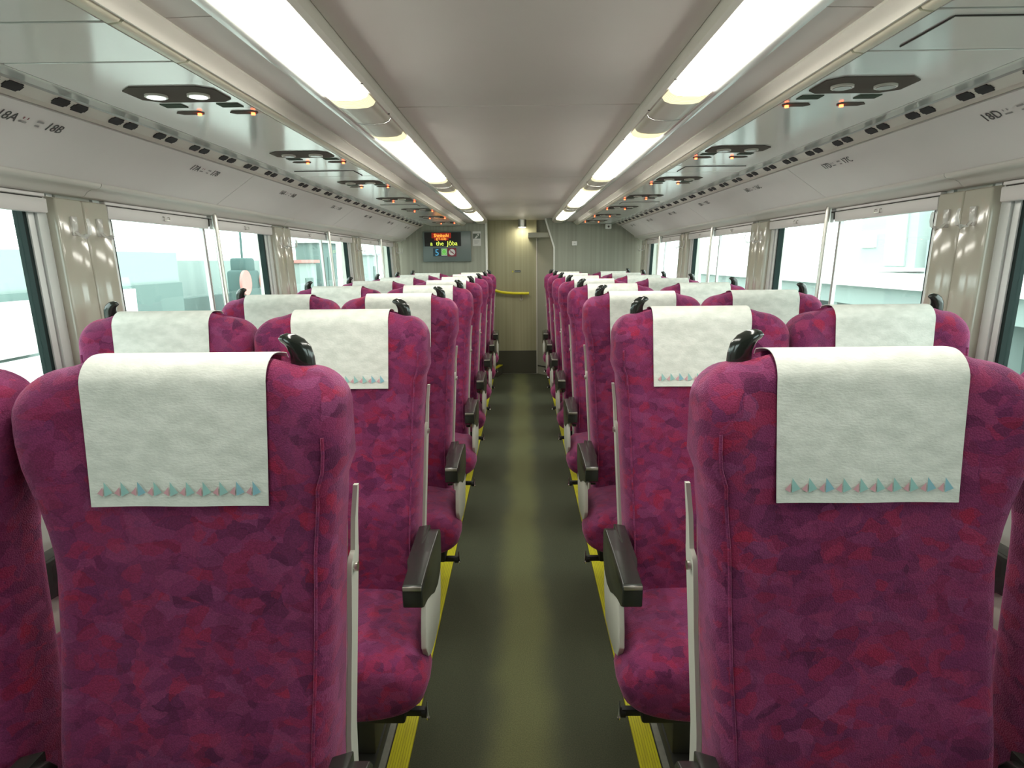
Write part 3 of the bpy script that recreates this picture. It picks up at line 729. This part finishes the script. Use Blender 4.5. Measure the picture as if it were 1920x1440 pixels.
# information display
e = empty('information_display', (-.87, PY, 1.60))
def X_(v): return v+.87
b = MB(); b.box(X_(-1.157), X_(-.585), -.045, 0, -.176, .178, M['board'], bev=.004); b.build('cabinet', parent=e)
b = MB(); b.box(X_(-1.135), X_(-.70), -.0475, -.044, .004, .168, M['dark']); scr = b.build('led_screen', parent=e)
b = MB(); b.box(X_(-1.05), X_(-.818), -.0485, -.047, .098, .160, M['ledglow']); b.box(X_(-1.02), X_(-.85), -.0485, -.047, .072, .098, M['ledglow']); b.build('red_field', parent=scr)
RX = Matrix.Rotation(math.pi/2, 4, 'X')
def T(x, y, z, sx=1, sz=1): return Matrix.Translation((x, y, z)) @ RX @ Matrix.Diagonal((sx, sz, 1, 1))
b = MB(); b.text('Shinbashi', .056, M['ledred'], T(X_(-.934), -.050, .112, .86, 1), ext=.0006); b.text('(JT-02)', .040, M['ledred'], T(X_(-.936), -.050, .079, 1.1, .9), ext=.0006); o = b.build('red_text', parent=scr)
b = MB(); b.text('a  the  J\u014dba', .072, M['ledyel'], T(X_(-.905), -.050, .014, .98, 1), ext=.0006); b.build('yellow_text', parent=scr)
b = MB(); b.box(X_(-1.036), X_(-.949), -.0475, -.044, -.112, -.018, M['signdk']); o = b.build('car_number_sign', parent=e)
b = MB(); b.text('5', .108, M['five'], T(X_(-.990), -.049, -.104), ext=.0006); b.build('number', parent=o)
b = MB(); b.box(X_(-.947), X_(-.866), -.0475, -.044, -.112, -.018, M['signdk']); b.box(X_(-.938), X_(-.870), -.0485, -.047, -.106, -.022, M['signwhite']); b.box(X_(-.935), X_(-.873), -.0495, -.048, -.096, -.026, M['signgreen']); b.cyl((X_(-.904), -.0500, -.060), .028, .001, 'y', M['signgreen'], n=24)
bm = bmesh.new()
for j in range(24):
    t0, t1 = 2*math.pi*j/24, 2*math.pi*(j+1)/24
    bm.faces.new([bm.verts.new((X_(-.904)+r*math.cos(t), -.0508, -.060+r*math.sin(t))) for r, t in ((.028, t0), (.028, t1), (.0245, t1), (.0245, t0))])
b.add(bm, M['signwhite']); b.build('green_sign', parent=e)
b = MB(); b.box(X_(-.864), X_(-.760), -.0475, -.044, -.116, -.016, M['signred']); b.cyl((X_(-.812), -.0478, -.066), .038, .001, 'y', M['signwhite'], n=28); b.box(X_(-.830), X_(-.794), -.0490, -.0480, -.070, -.062, M['signgrey'])
bm = bmesh.new(); bm.faces.new([bm.verts.new((X_(-.812)+x, -.0494, -.066+z)) for x, z in ((-.028, .020), (-.022, .026), (.028, -.020), (.022, -.026))]); b.add(bm, M['signred']); b.build('no_smoking_sign', parent=e)
tag(e, 'grey information display with red and yellow scrolling text on left partition', 'display')
# poster
e = empty('notice', (-.515, PY, 1.69))
b = MB(); b.box(-.049, .049, -.003, 0, -.085, .085, M['paper']); b.build('sheet', parent=e)
b = MB(); b.box(-.044, .044, -.004, -.002, .0, .060, M['paperdk']); 
bm = bmesh.new(); bm.faces.new([bm.verts.new((x, -.0045, z)) for x, z in ((-.030, .002), (-.008, .002), (.034, .048), (.016, .058))]); b.add(bm, M['paper'])
b.box(.002, .014, -.0052, -.0042, .030, .040, M['paperdk'])
for q in range(3): b.box(-.030, .030-.01*q, -.004, -.002, -.030-.014*q, -.024-.014*q, M['papermid'])
b.build('print', parent=e)
tag(e, 'small white notice with dark picture right of the information display', 'notice')
e = empty('wall_sensor', (.652, PY, 1.624)); b = MB(); b.box(-.031, .031, -.022, 0, -.026, .026, M['white'], bev=.004); b.build('cover', parent=e)
b = MB(); b.box(-.012, .012, -.0235, -.021, -.004, .002, M['papermid']); b.build('slot', parent=e); tag(e, 'small square white sensor box on the right partition', 'sensor')
e = empty('ceiling_sensor', (1.045, PY-.06, Z(.40))); b = MB(); b.box(-.034, .034, -.03, .03, -.055, .0, M['white'], bev=.005); b.build('housing', parent=e)
b = MB(); b.cyl((0, -.031, -.03), .012, .004, 'y', M['unit']); b.build('lens', parent=e); tag(e, 'small white box hanging below the right ceiling near the partition', 'sensor')

# ------------------------------------------------------------------ outside the windows
M['conc'] = mat('pale_concrete', (.42, .46, .44), .9); M['tealwall'] = mat('grey_green_wall', (.27, .33, .315), .8); M['tealdk'] = mat('dark_green_grey', (.12, .175, .165), .8)
M['ground'] = mat('ballast_pale', (.35, .36, .35), .95); M['figdk'] = mat('cabinet_dark', (.07, .12, .115), .9); M['skinm'] = mat('skin_tone', (.55, .33, .27), .8)
M['redm'] = mat('sign_faded_red', (.55, .22, .20), .8); M['bldg'] = mat('building_grey', (.36, .41, .40), .8)
b = MB(); b.box(-60, 60, -20, 80, -2.6, -2.5, M['ground']); o = b.build('ground'); tag(o, kind='structure')
def thing(name, label, cat, loc, parts, group=None):
    e = empty(name, loc)
    for pn, fn in parts: bb = MB(); fn(bb); bb.build(pn, parent=e)
    tag(e, label, cat, group); return e
# left: station wall with a light upper slab and dark base band
thing('platform_wall', 'grey green wall beyond the nearest left windows', 'wall', (-7, 9, -2.5), [
    ('wall_slab', lambda b: b.box(-.2, 0, -12, 4.75, .0, 4.15, M['tealwall'])), ('base_band', lambda b: b.box(-.05, .06, -12, 4.75, 2.9, 3.55, M['tealdk'])),
    ('white_panel', lambda b: (b.box(.06, .12, -1.2, .35, 2.7, 3.45, M['signwhite']), b.box(.06, .12, 2.3, 2.95, 2.7, 3.5, M['signwhite'])))])
thing('platform_kerb', 'pale platform edge below the left windows', 'platform', (-5.4, 9, -2.5), [('deck', lambda b: b.box(-1.0, .6, -14, 16, 0, 2.75, M['white'])), ('edge', lambda b: b.box(.6, .66, -14, 16, 2.6, 2.75, M['conc']))])
def sig(b):
    b.box(-.25, .25, -.45, .45, 2.0, 3.75, M['figdk'], bev=.08); b.box(-.2, .2, -.3, .3, 3.7, 4.05, M['figdk'], bev=.05)
thing('signal_box', 'dark trackside signal cabinet with two round discs and a thin mast', 'signal', (-7, 17, -2.5), [('cabinet', sig),
    ('disc', lambda b: b.cyl((.3, -.62, 3.45), .3, .06, 'x', M['redm'], n=24)), ('disc', lambda b: b.cyl((.3, .62, 3.45), .3, .06, 'x', M['redm'], n=24)), ('mast', lambda b: b.cyl((0, 0, 4.6), .03, 1.6, 'z', M['figdk'], n=8)), ('post', lambda b: b.cyl((0, 0, 1.0), .12, 2.0, 'z', M['tealdk'], n=12))])
thing('low_wall', 'low grey green wall behind the trackside signal cabinet', 'wall', (-8, 18, -2.5), [('slab', lambda b: b.box(-.2, 0, -3.2, 3.2, 0, 3.1, M['tealdk'])), ('upper_slab', lambda b: b.box(-.25, -.2, -3.2, 3.2, 3.1, 4.0, M['tealwall']))])
for i, (y, hgt, m, lab) in enumerate(((22.6, 3.9, 'tealwall', 'grey green kiosk on the platform with a sloping red sign'), (25.3, 4.6, 'tealdk', 'tall dark green kiosk beyond the kiosk with a red sign'), (33, 4.2, 'bldg', 'grey kiosk farthest along the left platform'))):
    thing('platform_kiosk', lab, 'kiosk', (-7.6, y, -2.5), [('body', lambda b: b.box(-.5, .5, -.9, .9, 0, hgt, M[m], bev=.03)), ('door', lambda b: b.box(.5, .53, -.4, .4, 2.2, hgt-.5, M['tealdk'])), ('roof', lambda b: b.box(-.6, .6, -1.0, 1.0, hgt, hgt+.1, M['redm' if i == 0 else 'conc']))])
# right: station building, columns, platform with dark structure below
thing('station_building', 'pale grey station building beyond the right windows', 'building', (8.2, 13.0, -2.5), [
    ('body', lambda b: b.box(-1.2, 3, -.9, 1.1, 3.72, 6.2, M['bldg'])), ('door', lambda b: b.box(-1.23, -1.2, -.6, .1, 3.75, 4.7, M['conc'])), ('sign_panel', lambda b: b.box(-1.24, -1.2, .45, 1.0, 4.1, 4.35, M['signwhite'])), ('roof', lambda b: b.box(-1.4, 3.2, -1.1, 1.3, 6.2, 6.32, M['signwhite']))])
thing('platform_deck', 'white platform deck on dark supports beyond the right windows', 'platform', (7.6, 12, -2.5), [
    ('deck', lambda b: b.box(-.9, 5, -8, 14, 3.35, 3.62, M['white'])), ('girder', lambda b: b.box(-.68, -.25, -8, 14, 2.95, 3.35, M['tealwall'])),
    ('base_wall', lambda b: b.box(1.2, 1.4, -8, 14, 0, 3.35, M['tealdk']))] + [('support_column', (lambda y: (lambda b: b.box(-.6, -.3, y, y+.3, 0, 3.35, M['tealwall'])))(-7.5+2.6*q)) for q in range(8)])
for i, y in enumerate((11.8, 9.4)):
    thing('platform_column', 'grey platform column %s' % ('right of the station building' if i == 0 else 'beyond the right window at the photo edge'), 'column', (7.2, y, -2.5), [('shaft', lambda b: b.box(-.09, .09, -.1, .1, 3.62, 6.5, M['conc'])), ('base', lambda b: b.box(-.12, .12, -.13, .13, 3.62, 4.2, M['tealwall']))])
thing('track_fence', 'low pale fence beside the tracks beyond the right windows', 'fence', (5.2, 11, -2.5), [('rail', lambda b: b.box(-.03, .03, -8, 12, 2.55, 2.62, M['conc'])), ('rail', lambda b: b.box(-.03, .03, -8, 12, 2.2, 2.27, M['conc']))] + [('post', (lambda y: (lambda b: b.box(-.03, .03, y, y+.06, 0, 2.9, M['conc'])))(-7.5+1.9*q)) for q in range(10)])
